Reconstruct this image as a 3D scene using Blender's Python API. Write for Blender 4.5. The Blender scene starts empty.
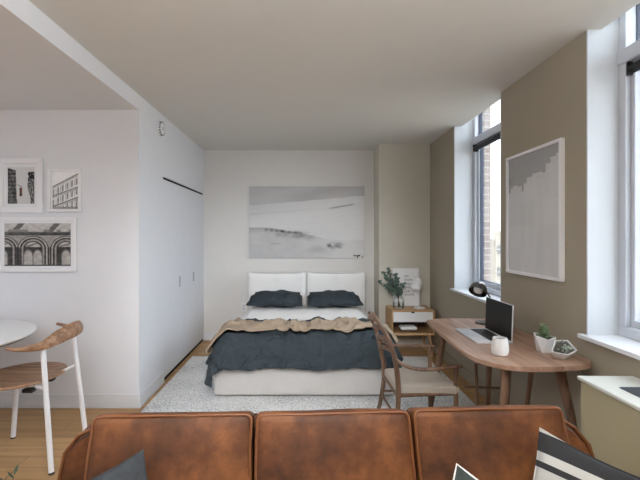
import bpy, bmesh, math, random
from math import pi, sin, cos, sqrt, exp
from mathutils import Vector, Matrix, noise

random.seed(7)
SC = bpy.context.scene
COL = SC.collection

# ------------------------------------------------------------------ colour / material helpers
def lin(c):
    def f(v):
        v = max(0.0, min(1.0, v))
        return v / 12.92 if v <= 0.04045 else ((v + 0.055) / 1.055) ** 2.4
    return tuple(f(v) for v in c)

def rgb(r, g, b):
    return lin((r / 255.0, g / 255.0, b / 255.0))

class NT:
    def __init__(self, name):
        self.m = bpy.data.materials.new(name)
        self.m.use_nodes = True
        self.t = self.m.node_tree
        self.n = self.t.nodes
        self.b = self.n['Principled BSDF']
        self.out = self.n['Material Output']
    def add(self, typ, **kw):
        nd = self.n.new(typ)
        for k, v in kw.items():
            if k in nd.inputs:
                nd.inputs[k].default_value = v
            else:
                setattr(nd, k, v)
        return nd
    def link(self, a, b):
        self.t.links.new(a, b)
    def coords(self, kind='Object', scale=(1, 1, 1), rot=(0, 0, 0)):
        tc = self.add('ShaderNodeTexCoord')
        mp = self.add('ShaderNodeMapping')
        mp.inputs['Scale'].default_value = scale
        mp.inputs['Rotation'].default_value = rot
        self.link(tc.outputs[kind], mp.inputs['Vector'])
        return mp.outputs['Vector']
    def ramp(self, fac, stops):
        r = self.add('ShaderNodeValToRGB')
        el = r.color_ramp.elements
        while len(el) < len(stops):
            el.new(0.5)
        for e, (p, c) in zip(el, stops):
            e.position = p
            e.color = (c[0], c[1], c[2], 1)
        self.link(fac, r.inputs['Fac'])
        return r.outputs['Color']
    def bump(self, height, strength=0.2, dist=0.01):
        b = self.add('ShaderNodeBump')
        b.inputs['Strength'].default_value = strength
        b.inputs['Distance'].default_value = dist
        self.link(height, b.inputs['Height'])
        self.link(b.outputs['Normal'], self.b.inputs['Normal'])

def plain(name, c, rough=0.5, metal=0.0, spec=0.5, var=0.0, vscale=8.0, bump=0.0, bscale=60.0, sheen=0.0):
    t = NT(name)
    t.b.inputs['Roughness'].default_value = rough
    t.b.inputs['Metallic'].default_value = metal
    t.b.inputs['Specular IOR Level'].default_value = spec
    if sheen:
        t.b.inputs['Sheen Weight'].default_value = sheen
    v = t.coords()
    n = t.add('ShaderNodeTexNoise', Scale=vscale, Detail=4.0)
    t.link(v, n.inputs['Vector'])
    lo = tuple(x * (1 - var) for x in c)
    hi = tuple(min(1, x * (1 + var)) for x in c)
    t.link(t.ramp(n.outputs['Fac'], [(0.3, lo), (0.7, hi)]), t.b.inputs['Base Color'])
    if bump:
        n2 = t.add('ShaderNodeTexNoise', Scale=bscale, Detail=3.0)
        t.link(v, n2.inputs['Vector'])
        t.bump(n2.outputs['Fac'], bump, 0.004)
    return t.m

def wood(name, dark, mid, light, axis='X', scale=1.0, rough=0.45, freq=14.0):
    t = NT(name)
    st = {'X': (0.9, freq, freq), 'Y': (freq, 0.9, freq), 'Z': (freq, freq, 0.9)}[axis]
    v = t.coords('Object', tuple(s * scale for s in st))
    n = t.add('ShaderNodeTexNoise', Scale=1.0, Detail=5.0, Roughness=0.6, Distortion=0.6)
    t.link(v, n.inputs['Vector'])
    v2 = t.coords('Object', tuple(s * scale * 5 for s in st))
    n2 = t.add('ShaderNodeTexNoise', Scale=1.0, Detail=3.0)
    t.link(v2, n2.inputs['Vector'])
    mx = t.add('ShaderNodeMath', operation='MULTIPLY_ADD')
    t.link(n2.outputs['Fac'], mx.inputs[0]); mx.inputs[1].default_value = 0.3
    t.link(n.outputs['Fac'], mx.inputs[2])
    t.link(t.ramp(mx.outputs[0], [(0.42, dark), (0.62, mid), (0.85, light)]), t.b.inputs['Base Color'])
    t.b.inputs['Roughness'].default_value = rough
    t.bump(n2.outputs['Fac'], 0.05, 0.002)
    return t.m

def fabric(name, c, var=0.12, scale=260.0, rough=0.95, bump=0.25, sheen=0.0, big=0.06, crease=0.0):
    t = NT(name)
    v = t.coords('Object', (1, 1, 1))
    w1 = t.add('ShaderNodeTexNoise', Scale=scale, Detail=2.0)
    t.link(v, w1.inputs['Vector'])
    w2 = t.add('ShaderNodeTexNoise', Scale=5.0, Detail=3.0)
    t.link(v, w2.inputs['Vector'])
    a = t.add('ShaderNodeMath', operation='MULTIPLY_ADD')
    t.link(w2.outputs['Fac'], a.inputs[0]); a.inputs[1].default_value = big / max(var, 0.01)
    t.link(w1.outputs['Fac'], a.inputs[2])
    o = big / max(var, .01) * 0.5
    lo = tuple(x * (1 - var) for x in c); hi = tuple(min(1, x * (1 + var)) for x in c)
    t.link(t.ramp(a.outputs[0], [(0.3 + o * .5, lo), (0.7 + o, hi)]), t.b.inputs['Base Color'])
    t.b.inputs['Roughness'].default_value = rough
    t.b.inputs['Specular IOR Level'].default_value = 0.2
    t.b.inputs['Sheen Weight'].default_value = sheen
    if crease:
        c = t.add('ShaderNodeTexNoise', Scale=5.5, Detail=2.5, Distortion=1.6)
        t.link(v, c.inputs['Vector'])
        t.bump(c.outputs['Fac'], crease, 0.06)
    else:
        t.bump(w1.outputs['Fac'], bump, 0.002)
    return t.m

M = {}
M['wall'] = plain('wall_paint_white', rgb(230, 229, 228), 0.85, spec=.2, var=0.01)
M['wall_cool'] = plain('wall_paint_cool_white', rgb(228, 229, 233), 0.85, spec=.2, var=0.01)
M['wall_back'] = plain('wall_paint_soft_white', rgb(228, 226, 223), 0.85, spec=.2, var=0.01)
M['taupe'] = plain('wall_paint_taupe', rgb(167, 158, 141), 0.85, spec=.2, var=0.01)
M['ceil'] = plain('ceiling_paint', rgb(217, 214, 208), 0.9, spec=.1, var=0.01)
M['column'] = plain('wall_paint_taupe_lit', rgb(208, 203, 190), 0.85, spec=.2, var=0.01)  # lighter copy of the right wall's paint, window light put into the colour
M['ceil_low'] = plain('ceiling_paint_low', rgb(218, 217, 217), 0.9, spec=.1, var=0.01)
M['trim'] = plain('trim_white', rgb(226, 228, 232), 0.5, spec=.4, var=0.005)
M['white_sat'] = plain('white_lacquer', rgb(238, 238, 238), 0.4, var=0.005)
M['white_metal'] = plain('white_powder_coat', rgb(236, 236, 238), 0.4, var=0.005)
M['reveal'] = plain('reveal_paint', rgb(206, 210, 214), 0.8, spec=.2, var=0.005)
M['frame_white'] = plain('frame_white', rgb(236, 236, 238), 0.45, var=0.01)
M['mat_board'] = plain('mat_board', rgb(232, 233, 236), 0.9, var=0.005)
M['win_frame'] = plain('window_frame_grey', rgb(196, 200, 208), 0.4, var=0.01)
M['win_dark'] = plain('window_gasket_dark', rgb(52, 60, 78), 0.5, var=0.05)
M['black'] = plain('black_matte', rgb(22, 22, 24), 0.6, var=0.05)
M['black_gloss'] = plain('black_screen', rgb(6, 6, 8), 0.35, spec=.25, var=0.0)
M['alu'] = plain('aluminium', rgb(214, 215, 218), 0.4, metal=0.25, var=0.01)
M['keys'] = plain('keyboard_dark', rgb(38, 38, 42), 0.6, var=0.03)
M['chrome'] = plain('dark_chrome', rgb(120, 118, 116), 0.25, metal=0.9, var=0.05)
M['walnut'] = wood('walnut', rgb(78, 56, 42), rgb(122, 92, 72), rgb(154, 122, 98), 'Z', 1.0, .45)
M['walnut_y'] = wood('walnut_desk', rgb(116, 86, 68), rgb(160, 126, 105), rgb(190, 158, 136), 'Y', 1.0, .38)
M['walnut_x'] = wood('walnut_seat', rgb(104, 72, 50), rgb(150, 112, 84), rgb(188, 150, 118), 'X', 1.0, .45, 22.0)
M['chairwood'] = wood('chair_wood', rgb(70, 52, 40), rgb(108, 82, 64), rgb(140, 110, 88), 'Z', 1.0, .45)
M['oak'] = wood('oak_light', rgb(150, 112, 74), rgb(190, 150, 106), rgb(212, 176, 134), 'X', 1.0, .5)
M['bed_fabric'] = fabric('bed_linen_grey', rgb(194, 191, 188), .10, 180)
M['head_fabric'] = fabric('headboard_linen', rgb(236, 235, 233), .05, 180)
M['white_sheet'] = fabric('white_cotton', rgb(242, 240, 238), .03, 220, bump=.1, crease=.35)
M['dark_cotton'] = fabric('slate_cotton', rgb(60, 68, 73), .08, 220, bump=.1, crease=.9)
M['beige'] = fabric('beige_throw', rgb(170, 152, 132), .10, 160, bump=.3, crease=.5)
M['seat_fabric'] = fabric('seat_fabric', rgb(176, 168, 158), .08, 260)
M['grey_velvet'] = fabric('grey_velvet', rgb(62, 65, 68), .30, 30, bump=.1, big=.2)
M['green_velvet'] = fabric('green_dark_fabric', rgb(62, 70, 68), .15, 60, bump=.1)
M['paper'] = plain('paper_white', rgb(240, 240, 240), .8, var=.005)
M['ceramic'] = plain('ceramic_white', rgb(236, 235, 232), .3, var=.01)
M['concrete'] = plain('concrete_white', rgb(214, 212, 210), .7, var=.03, vscale=20)
M['coffee'] = plain('coffee', rgb(30, 20, 14), .15, var=.0)
M['soil'] = plain('soil', rgb(70, 62, 54), .95, var=.3, vscale=80)
M['leaf'] = plain('eucalyptus_leaf', rgb(90, 110, 98), .6, var=.5, vscale=18)
M['leaf_dark'] = plain('leaf_dark', rgb(52, 64, 44), .6, var=.25, vscale=18)
M['stem'] = plain('stem_brown', rgb(92, 84, 62), .7, var=.1)
M['succulent'] = plain('succulent_green', rgb(124, 144, 108), .5, var=.35, vscale=40)
M['succulent_pale'] = plain('succulent_grey', rgb(160, 170, 158), .5, var=.4, vscale=40)
M['ptac'] = plain('unit_cream', rgb(176, 166, 136), .55, var=.01)
M['ptac_top'] = plain('unit_top_white', rgb(208, 209, 202), .5, var=.01)
M['pull'] = plain('pull_grey', rgb(128, 132, 140), .5, var=.02)
M['grille'] = plain('grille_grey', rgb(86, 92, 100), .5, var=.05)
M['gap_shade'] = plain('gap_shade', rgb(20, 18, 18), .9, var=.0)  # near-black colour standing in for shade in gaps and the closet
M['facade'] = plain('facade_buff', rgb(160, 150, 134), .9, var=.06, vscale=.3)
M['facade_win'] = plain('facade_window', rgb(84, 78, 72), .5, var=.1)

def leather():
    t = NT('cognac_leather')
    v = t.coords('Object', (1, 1, 1))
    n = t.add('ShaderNodeTexNoise', Scale=5.0, Detail=7.0, Roughness=0.65)
    t.link(v, n.inputs['Vector'])
    t.link(t.ramp(n.outputs['Fac'], [(0.32, rgb(58, 33, 17)), (0.5, rgb(98, 57, 30)), (0.70, rgb(142, 89, 49))]), t.b.inputs['Base Color'])
    n2 = t.add('ShaderNodeTexNoise', Scale=70.0, Detail=5.0)
    t.link(v, n2.inputs['Vector'])
    t.b.inputs['Roughness'].default_value = 0.55
    t.b.inputs['Specular IOR Level'].default_value = 0.35
    t.bump(n2.outputs['Fac'], 0.15, 0.004)
    return t.m
M['leather'] = leather()
M['piping'] = plain('leather_piping', rgb(120, 72, 38), .45, var=.15)

def floor_mat():
    t = NT('oak_plank_floor')
    v = t.coords('Object', (1, 1, 1))
    br = t.add('ShaderNodeTexBrick', Scale=1.0)
    br.inputs['Brick Width'].default_value = 1.35
    br.inputs['Row Height'].default_value = 0.135
    br.inputs['Mortar Size'].default_value = 0.0025
    br.inputs['Mortar Smooth'].default_value = 0.3
    br.inputs['Color1'].default_value = (*rgb(204, 164, 116), 1)
    br.inputs['Color2'].default_value = (*rgb(186, 147, 101), 1)
    br.inputs['Mortar'].default_value = (*rgb(132, 98, 64), 1)
    br.offset = 0.37
    t.link(v, br.inputs['Vector'])
    v2 = t.coords('Object', (1.2, 22, 22))
    n = t.add('ShaderNodeTexNoise', Scale=1.0, Detail=6.0, Roughness=.6, Distortion=.5)
    t.link(v2, n.inputs['Vector'])
    mix = t.add('ShaderNodeMix', data_type='RGBA', blend_type='MULTIPLY')
    mix.inputs[0].default_value = 0.8
    t.link(br.outputs['Color'], mix.inputs[6])
    t.link(t.ramp(n.outputs['Fac'], [(0.3, (.62, .60, .56)), (0.7, (1, 1, 1))]), mix.inputs[7])
    t.link(mix.outputs[2], t.b.inputs['Base Color'])
    t.b.inputs['Roughness'].default_value = 0.42
    t.b.inputs['Specular IOR Level'].default_value = 0.35
    return t.m
M['floor'] = floor_mat()

def rug_mat():
    t = NT('woven_rug')
    v = t.coords('Object', (36, 110, 60))
    n = t.add('ShaderNodeTexNoise', Scale=1.0, Detail=3.0, Roughness=.7)
    t.link(v, n.inputs['Vector'])
    v3 = t.coords('Object', (90, 40, 60))
    n3 = t.add('ShaderNodeTexNoise', Scale=1.0, Detail=2.0)
    t.link(v3, n3.inputs['Vector'])
    v2 = t.coords('Object', (1, 1, 1))
    n2 = t.add('ShaderNodeTexNoise', Scale=2.6, Detail=3.0)
    t.link(v2, n2.inputs['Vector'])
    m1 = t.add('ShaderNodeMath', operation='ADD')
    t.link(n.outputs['Fac'], m1.inputs[0]); t.link(n3.outputs['Fac'], m1.inputs[1])
    m2 = t.add('ShaderNodeMath', operation='MULTIPLY_ADD')
    t.link(n2.outputs['Fac'], m2.inputs[0]); m2.inputs[1].default_value = 0.5
    t.link(m1.outputs[0], m2.inputs[2])
    m3 = t.add('ShaderNodeMath', operation='MULTIPLY'); m3.inputs[1].default_value = .5
    t.link(m2.outputs[0], m3.inputs[0])
    t.link(t.ramp(m3.outputs[0], [(0.46, rgb(150, 154, 160)), (0.56, rgb(202, 204, 206)), (0.68, rgb(240, 240, 238))]), t.b.inputs['Base Color'])
    t.b.inputs['Roughness'].default_value = 1.0
    t.b.inputs['Specular IOR Level'].default_value = 0.1
    t.bump(m1.outputs[0], 0.5, 0.01)
    return t.m
M['rug'] = rug_mat()

def brick_mat():
    t = NT('outside_brick')
    v = t.coords('Object', (1, 1, 1), (pi / 2, 0, 0))
    br = t.add('ShaderNodeTexBrick', Scale=1.0)
    br.inputs['Brick Width'].default_value = 0.21
    br.inputs['Row Height'].default_value = 0.075
    br.inputs['Mortar Size'].default_value = 0.006
    br.inputs['Color1'].default_value = (*rgb(140, 124, 114), 1)
    br.inputs['Color2'].default_value = (*rgb(160, 146, 136), 1)
    br.inputs['Mortar'].default_value = (*rgb(190, 186, 180), 1)
    t.link(v, br.inputs['Vector'])
    t.link(br.outputs['Color'], t.b.inputs['Base Color'])
    t.b.inputs['Roughness'].default_value = 0.9
    return t.m
M['brick'] = brick_mat()

def glass_mat(name, refl=0.06, tint=(1, 1, 1)):
    t = NT(name)
    t.n.remove(t.b)
    tr = t.add('ShaderNodeBsdfTransparent'); tr.inputs['Color'].default_value = (*tint, 1)
    gl = t.add('ShaderNodeBsdfGlossy', Roughness=0.02)
    lw = t.add('ShaderNodeFresnel', IOR=1.35)
    mix = t.add('ShaderNodeMixShader')
    mm = t.add('ShaderNodeMath', operation='MULTIPLY'); mm.inputs[1].default_value = refl / 0.06
    t.link(lw.outputs[0], mm.inputs[0])
    t.link(mm.outputs[0], mix.inputs[0])
    t.link(tr.outputs[0], mix.inputs[1]); t.link(gl.outputs[0], mix.inputs[2])
    t.link(mix.outputs[0], t.out.inputs['Surface'])
    return t.m
M['glass'] = glass_mat('window_glass', .03, (.98, .99, 1))
M['jar'] = glass_mat('jar_glass', .035, (.97, .985, .98))
M['water'] = glass_mat('jar_water', .05, (.96, .975, .97))

def stripe_mat():
    t = NT('striped_cotton')
    v = t.coords('Object', (1, 1, 1))
    sp = t.add('ShaderNodeSeparateXYZ')
    t.link(v, sp.inputs[0])
    m = t.add('ShaderNodeMath', operation='MULTIPLY_ADD')
    m.inputs[1].default_value = 1 / 0.5; m.inputs[2].default_value = 0.5
    t.link(sp.outputs[1], m.inputs[0])
    W, B = rgb(184, 182, 178), rgb(44, 44, 46)
    r = t.add('ShaderNodeValToRGB'); r.color_ramp.interpolation = 'CONSTANT'
    st = [(0, W), (.08, B), (.16, W), (.235, B), (.265, W), (.335, B), (.365, W), (.46, B), (.60, W), (.695, B), (.73, W), (.78, B), (.89, W), (.935, B), (.955, W)]
    el = r.color_ramp.elements
    while len(el) < len(st): el.new(.5)
    for e, (p, c) in zip(el, st):
        e.position = p; e.color = (*c, 1)
    t.link(m.outputs[0], r.inputs['Fac'])
    t.link(r.outputs['Color'], t.b.inputs['Base Color'])
    t.b.inputs['Roughness'].default_value = .95
    n = t.add('ShaderNodeTexNoise', Scale=300.0, Detail=2.0)
    t.link(v, n.inputs['Vector'])
    t.bump(n.outputs['Fac'], .25, .002)
    return t.m
M['stripe'] = stripe_mat()

def art_mat():
    t = NT('printed_art')
    a = t.add('ShaderNodeAttribute', attribute_name='art')
    t.link(a.outputs['Color'], t.b.inputs['Base Color'])
    t.b.inputs['Roughness'].default_value = .6
    t.b.inputs['Specular IOR Level'].default_value = .2
    return t.m
M['art'] = art_mat()

# ------------------------------------------------------------------ geometry helpers
def thing(name, label, cat, loc=(0, 0, 0), rz=0.0, group=None):
    o = bpy.data.objects.new(name, None)
    COL.objects.link(o)
    o.location = loc
    o.rotation_euler = (0, 0, rz)
    o.empty_display_size = .1
    o['label'] = label
    o['category'] = cat
    if group: o['group'] = group
    return o

def tag(o, label, cat, group=None):
    o['label'] = label; o['category'] = cat
    if group: o['group'] = group
    return o

def mk(name, bm, mat, parent=None, smooth=True, loc=None, rot=None, world=False, angle=40, kind=None):
    """link bm as one mesh object; world=True: verts given in world coordinates, shifted under a parent that is only translated"""
    me = bpy.data.meshes.new(name)
    bmesh.ops.recalc_face_normals(bm, faces=bm.faces[:])
    if world and parent is not None:
        off = Vector((0, 0, 0)); p = parent
        while p is not None:
            off += p.location; p = p.parent
        bmesh.ops.translate(bm, verts=bm.verts[:], vec=-off)
    bm.to_mesh(me); bm.free()
    mats = mat if isinstance(mat, (list, tuple)) else [mat]
    for m in mats: me.materials.append(m)
    if smooth:
        me.polygons.foreach_set('use_smooth', [True] * len(me.polygons))
        me.set_sharp_from_angle(angle=math.radians(angle))
    o = bpy.data.objects.new(name, me)
    COL.objects.link(o)
    if parent is not None: o.parent = parent
    if loc: o.location = loc
    if rot: o.rotation_euler = rot
    if kind: o['kind'] = kind
    return o

def B(): return bmesh.new()

def bx(bm, lo, hi, bev=0.0, seg=2):
    r = bmesh.ops.create_cube(bm, size=1.0)
    vs = r['verts']
    for v in vs:
        v.co = Vector(((lo[i] + hi[i]) / 2 + v.co[i] * (hi[i] - lo[i])) for i in range(3))
    if bev > 0:
        es = list({e for v in vs for e in v.link_edges})
        bmesh.ops.bevel(bm, geom=es, offset=bev, segments=seg, affect='EDGES', profile=.5)
    return bm

def box(lo, hi, bev=0.0, seg=2): return bx(B(), lo, hi, bev, seg)

def catmull(pts, n=6):
    P = [Vector(p) for p in pts]
    out = []
    for i in range(len(P) - 1):
        p0 = P[max(i - 1, 0)]; p1 = P[i]; p2 = P[i + 1]; p3 = P[min(i + 2, len(P) - 1)]
        for k in range(n):
            t = k / n
            out.append(0.5 * ((2 * p1) + (-p0 + p2) * t + (2 * p0 - 5 * p1 + 4 * p2 - p3) * t * t + (-p0 + 3 * p1 - 3 * p2 + p3) * t ** 3))
    out.append(P[-1])
    return out

def interp(vals, n):
    out = []
    m = len(vals) - 1
    for i in range(n):
        f = i / (n - 1) * m
        k = min(int(f), m - 1)
        out.append(vals[k] + (vals[k + 1] - vals[k]) * (f - k))
    return out

def tube(bm, pts, r, n=12, smooth=0, closed=False, ry=None, up=None):
    """sweep an ellipse (r across, ry along 'up') along pts"""
    P = catmull(pts, smooth) if smooth else [Vector(p) for p in pts]
    R = interp(list(r), len(P)) if isinstance(r, (list, tuple)) else [r] * len(P)
    RY = R if ry is None else (interp(list(ry), len(P)) if isinstance(ry, (list, tuple)) else [ry] * len(P))
    rings = []
    prev = None
    L = len(P)
    for i, p in enumerate(P):
        if closed:
            t = P[(i + 1) % L] - P[i - 1]
        else:
            t = P[min(i + 1, L - 1)] - P[max(i - 1, 0)]
        t.normalize()
        if up is not None:
            a = Vector(up)
        elif prev is None:
            a = Vector((0, 0, 1)) if abs(t.z) < .9 else Vector((1, 0, 0))
        else:
            a = prev
        a = (a - t * a.dot(t))
        if a.length < 1e-5: a = Vector((1, 0, 0)) - t * t.x
        a.normalize()
        prev = a
        b = t.cross(a)
        rings.append([bm.verts.new(p + a * (RY[i] * sin(2 * pi * k / n)) + b * (R[i] * cos(2 * pi * k / n))) for k in range(n)])
    m = L if closed else L - 1
    for i in range(m):
        A, C = rings[i], rings[(i + 1) % L]
        for k in range(n):
            bm.faces.new((A[k], A[(k + 1) % n], C[(k + 1) % n], C[k]))
    if not closed:
        bm.faces.new(rings[0][::-1]); bm.faces.new(rings[-1])
    return bm

def lathe(bm, prof, c=(0, 0, 0), n=32, cap=True):
    rings = []
    for (r, z) in prof:
        if r < 1e-6:
            rings.append([bm.verts.new((c[0], c[1], c[2] + z))])
        else:
            rings.append([bm.verts.new((c[0] + r * cos(2 * pi * k / n), c[1] + r * sin(2 * pi * k / n), c[2] + z)) for k in range(n)])
    for A, C in zip(rings, rings[1:]):
        for k in range(n):
            k2 = (k + 1) % n
            if len(A) == 1 and len(C) == 1: continue
            if len(A) == 1: bm.faces.new((A[0], C[k2], C[k]))
            elif len(C) == 1: bm.faces.new((A[k], A[k2], C[0]))
            else: bm.faces.new((A[k], A[k2], C[k2], C[k]))
    if cap:
        if len(rings[0]) > 1: bm.faces.new(rings[0][::-1])
        if len(rings[-1]) > 1: bm.faces.new(rings[-1])
    return bm

def prism(bm, outline, z0, z1, bev=0.0, seg=2):
    """extrude an XY outline from z0 to z1"""
    n = len(outline)
    lo = [bm.verts.new((x, y, z0)) for x, y in outline]
    hi = [bm.verts.new((x, y, z1)) for x, y in outline]
    f1 = bm.faces.new(lo[::-1]); f2 = bm.faces.new(hi)
    for i in range(n):
        bm.faces.new((lo[i], lo[(i + 1) % n], hi[(i + 1) % n], hi[i]))
    if bev:
        es = list(set(f1.edges) | set(f2.edges))
        bmesh.ops.bevel(bm, geom=es, offset=bev, segments=seg, affect='EDGES')
    return bm

def puffbox(bm, w, d, h, r=.03, puff=(0, 0, 0), cuts=14, c=(0, 0, 0), wr=0.0, seed=0):
    """rounded upholstered block, centred at c; puff = crown added to the x, y and z faces"""
    res = bmesh.ops.create_cube(bm, size=2.0)
    es = list({e for v in res['verts'] for e in v.link_edges})
    old = set(bm.verts) - set(res['verts'])
    bmesh.ops.subdivide_edges(bm, edges=es, cuts=cuts, use_grid_fill=True)
    H = Vector((w / 2, d / 2, h / 2))
    rr = min(r, *(H * .999))
    for v in bm.verts:
        if v in old: continue
        q = v.co.copy()
        u = [math.copysign(1 - max(0, 1 - abs(q[i])) ** 1.25, q[i]) for i in range(3)]
        p = Vector(u[i] * H[i] for i in range(3))
        inner = Vector(max(-(H[i] - rr), min(H[i] - rr, p[i])) for i in range(3))
        dlt = p - inner
        if dlt.length > 1e-9:
            p = inner + dlt.normalized() * rr
        for i in range(3):
            if abs(q[i]) > .999 and puff[i]:
                j, k = [a for a in range(3) if a != i]
                p[i] += math.copysign(puff[i] * (1 - q[j] ** 2) * (1 - q[k] ** 2), q[i])
        if wr:
            p += wr * noise.noise_vector(p * 6 + Vector((seed, seed * 2, 0)))
        v.co = p + Vector(c)
    return bm

def pillow(bm, w, d, t, n=26, pinch=.06, wr=.006, seed=0, pw=2.6):
    g = {}
    for s in (1, -1):
        for i in range(n + 1):
            for j in range(n + 1):
                u = -1 + 2 * i / n; v = -1 + 2 * j / n
                edge = i in (0, n) or j in (0, n)
                if s == -1 and edge:
                    g[s, i, j] = g[1, i, j]; continue
                x = w / 2 * u * (1 - pinch * (1 - v * v))
                y = d / 2 * v * (1 - pinch * (1 - u * u))
                z = s * t / 2 * max(0, (1 - abs(u) ** pw)) ** .55 * max(0, (1 - abs(v) ** pw)) ** .55
                if not edge:
                    q = Vector((x * 7, y * 7, seed * 3.1 + s))
                    z += wr * noise.noise(q) * 2 + wr * .8 * sin(9 * (u * cos(seed) + v * sin(seed)) + 3 * noise.noise(q * .6))
                g[s, i, j] = bm.verts.new((x, y, z))
    for s in (1, -1):
        for i in range(n):
            for j in range(n):
                q = [g[s, i, j], g[s, i + 1, j], g[s, i + 1, j + 1], g[s, i, j + 1]]
                bm.faces.new(q if s == 1 else q[::-1])
    return bm

def drape(bm, xs, y_head, y_foot, z, a, side, foot, r, flare=.12, wr=.01, seed=0, nx=70, ny=70, edge_wave=None, center=0.0, foldamp=.02, extra=None):
    """cloth lying on a bed top (half width a, from y_head down to y_foot) and hanging over its sides and, when foot>0, over its foot"""
    L = y_head - y_foot
    V = []
    for j in range(ny + 1):
        row = []
        for i in range(nx + 1):
            s = -(a + side) + 2 * (a + side) * i / nx
            tt = (L + foot) * j / ny
            if edge_wave: tt = edge_wave(s, j / ny, L + foot)
            es = max(abs(s) - a, 0); et = max(tt - L, 0) if foot else 0
            d = math.hypot(es, et)
            px = max(-a, min(a, s)); py = y_head - min(tt, L) if foot else y_head - tt
            out = drop = 0.0
            dirx = diry = 0
            if d > 0:
                dirx = math.copysign(es / d, s); diry = -et / d
                if d < r * pi / 2:
                    an = d / r; out = r * sin(an); drop = r * (1 - cos(an))
                else:
                    e = d - r * pi / 2
                    al = (s if et > es else tt)
                    fold = foldamp * min(1, e / .15) * (sin(al * 17 + seed) + .6 * sin(al * 31 + 2 * seed)) * .5
                    out = r + e * flare + fold; drop = r + e * sqrt(1 - flare ** 2)
            gy = y_head - tt
            q = Vector((s * 3.4, gy * 3.4, 7.7))
            n1 = noise.fractal(q, 1.0, 2.0, 4)
            n2 = 1 - abs(noise.noise(Vector((s * 4.2 + gy * 2, gy * 3.0 - s * 1.6, 3.3)))) * 2.2
            n3 = 1 - abs(noise.noise(Vector((s * 7 - gy * 2.2, gy * 3.5 + s, 9.3)))) * 2.6
            wz = max(-.4 * wr, wr * (.7 * n1 + .9 * max(0, n2) ** 3 + .6 * max(0, n3) ** 3))
            wz += extra(s, gy) if extra else 0
            k = 1 if drop == 0 else max(0, 1 - drop / r)
            p = Vector((center + px + dirx * (out + wz * (1 - k)), py + diry * (out + wz * (1 - k)), z - drop + wz * k))
            p.z = max(p.z, .035)
            row.append(bm.verts.new(p))
        V.append(row)
    for j in range(ny):
        for i in range(nx):
            bm.faces.new((V[j][i], V[j][i + 1], V[j + 1][i + 1], V[j + 1][i]))
    return bm

def solid(o, t, off=-1, sub=0):
    m = o.modifiers.new('solid', 'SOLIDIFY'); m.thickness = t; m.offset = off
    if sub:
        s = o.modifiers.new('sub', 'SUBSURF'); s.levels = sub; s.render_levels = sub
    return o

def art_plane(name, w, h, fn, nx, ny, parent, loc, rot):
    """a print w x h; fn(u, v) gives its grey value or sRGB colour, u left to right, v bottom to top. Local x/z plane facing -y."""
    me = bpy.data.meshes.new(name)
    vs = [((i / nx - .5) * w, 0, (j / ny - .5) * h) for j in range(ny + 1) for i in range(nx + 1)]
    fs = [(j * (nx + 1) + i, j * (nx + 1) + i + 1, (j + 1) * (nx + 1) + i + 1, (j + 1) * (nx + 1) + i) for j in range(ny) for i in range(nx)]
    me.from_pydata(vs, [], fs)
    at = me.color_attributes.new('art', 'FLOAT_COLOR', 'POINT')
    k = 0
    for j in range(ny + 1):
        for i in range(nx + 1):
            c = fn(i / nx, j / ny)
            if not isinstance(c, tuple): c = (c, c, c)
            c = lin(c)
            at.data[k].color = (c[0], c[1], c[2], 1)
            k += 1
    me.materials.append(M['art'])
    o = bpy.data.objects.new(name, me)
    COL.objects.link(o)
    o.parent = parent
    o.location = loc; o.rotation_euler = rot
    return o

def frame_bm(w, h, bar, depth, bev=.002):
    """picture frame moulding around w x h (outer), local x/z plane, back at y=0, front at y=-depth"""
    bm = B()
    o = [(-w / 2, -h / 2), (w / 2, -h / 2), (w / 2, h / 2), (-w / 2, h / 2)]
    i_ = [(-w / 2 + bar, -h / 2 + bar), (w / 2 - bar, -h / 2 + bar), (w / 2 - bar, h / 2 - bar), (-w / 2 + bar, h / 2 - bar)]
    of = [bm.verts.new((x, -depth, z)) for x, z in o]; inf = [bm.verts.new((x, -depth, z)) for x, z in i_]
    ob = [bm.verts.new((x, 0, z)) for x, z in o]; inb = [bm.verts.new((x, 0, z)) for x, z in i_]
    for k in range(4):
        k2 = (k + 1) % 4
        bm.faces.new((of[k], of[k2], inf[k2], inf[k])); bm.faces.new((ob[k2], ob[k], inb[k], inb[k2]))
        bm.faces.new((of[k2], of[k], ob[k], ob[k2])); bm.faces.new((inf[k], inf[k2], inb[k2], inb[k]))
    bmesh.ops.bevel(bm, geom=bm.edges[:], offset=bev, segments=1, affect='EDGES')
    return bm

def nz(x, y, s=0.0): return noise.noise(Vector((x, y, s)))
def fb(x, y, s=0.0, o=4): return noise.fractal(Vector((x, y, s)), 1.0, 2.0, o)
def sstep(a, b, x):
    t = max(0.0, min(1.0, (x - a) / (b - a))) if a != b else float(x > a)
    return t * t * (3 - 2 * t)

def struct(name, bm, mat, parent=None, smooth=False):
    o = mk(name, bm, mat, parent, smooth)
    if parent is None: o['kind'] = 'structure'
    return o

# ------------------------------------------------------------------ the room
XL, XR, YB, H = -1.43, 1.68, 6.0, 2.71
YK, HK = 3.64, 2.58           # kitchen end wall and its lower ceiling
YF, XK = -2.6, -4.2           # behind the camera, far kitchen side
SILL = .90
WIN = [(3.58, 4.70), (1.40, 2.50), (-1.5, -.35)]   # window openings along the right wall

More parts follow.
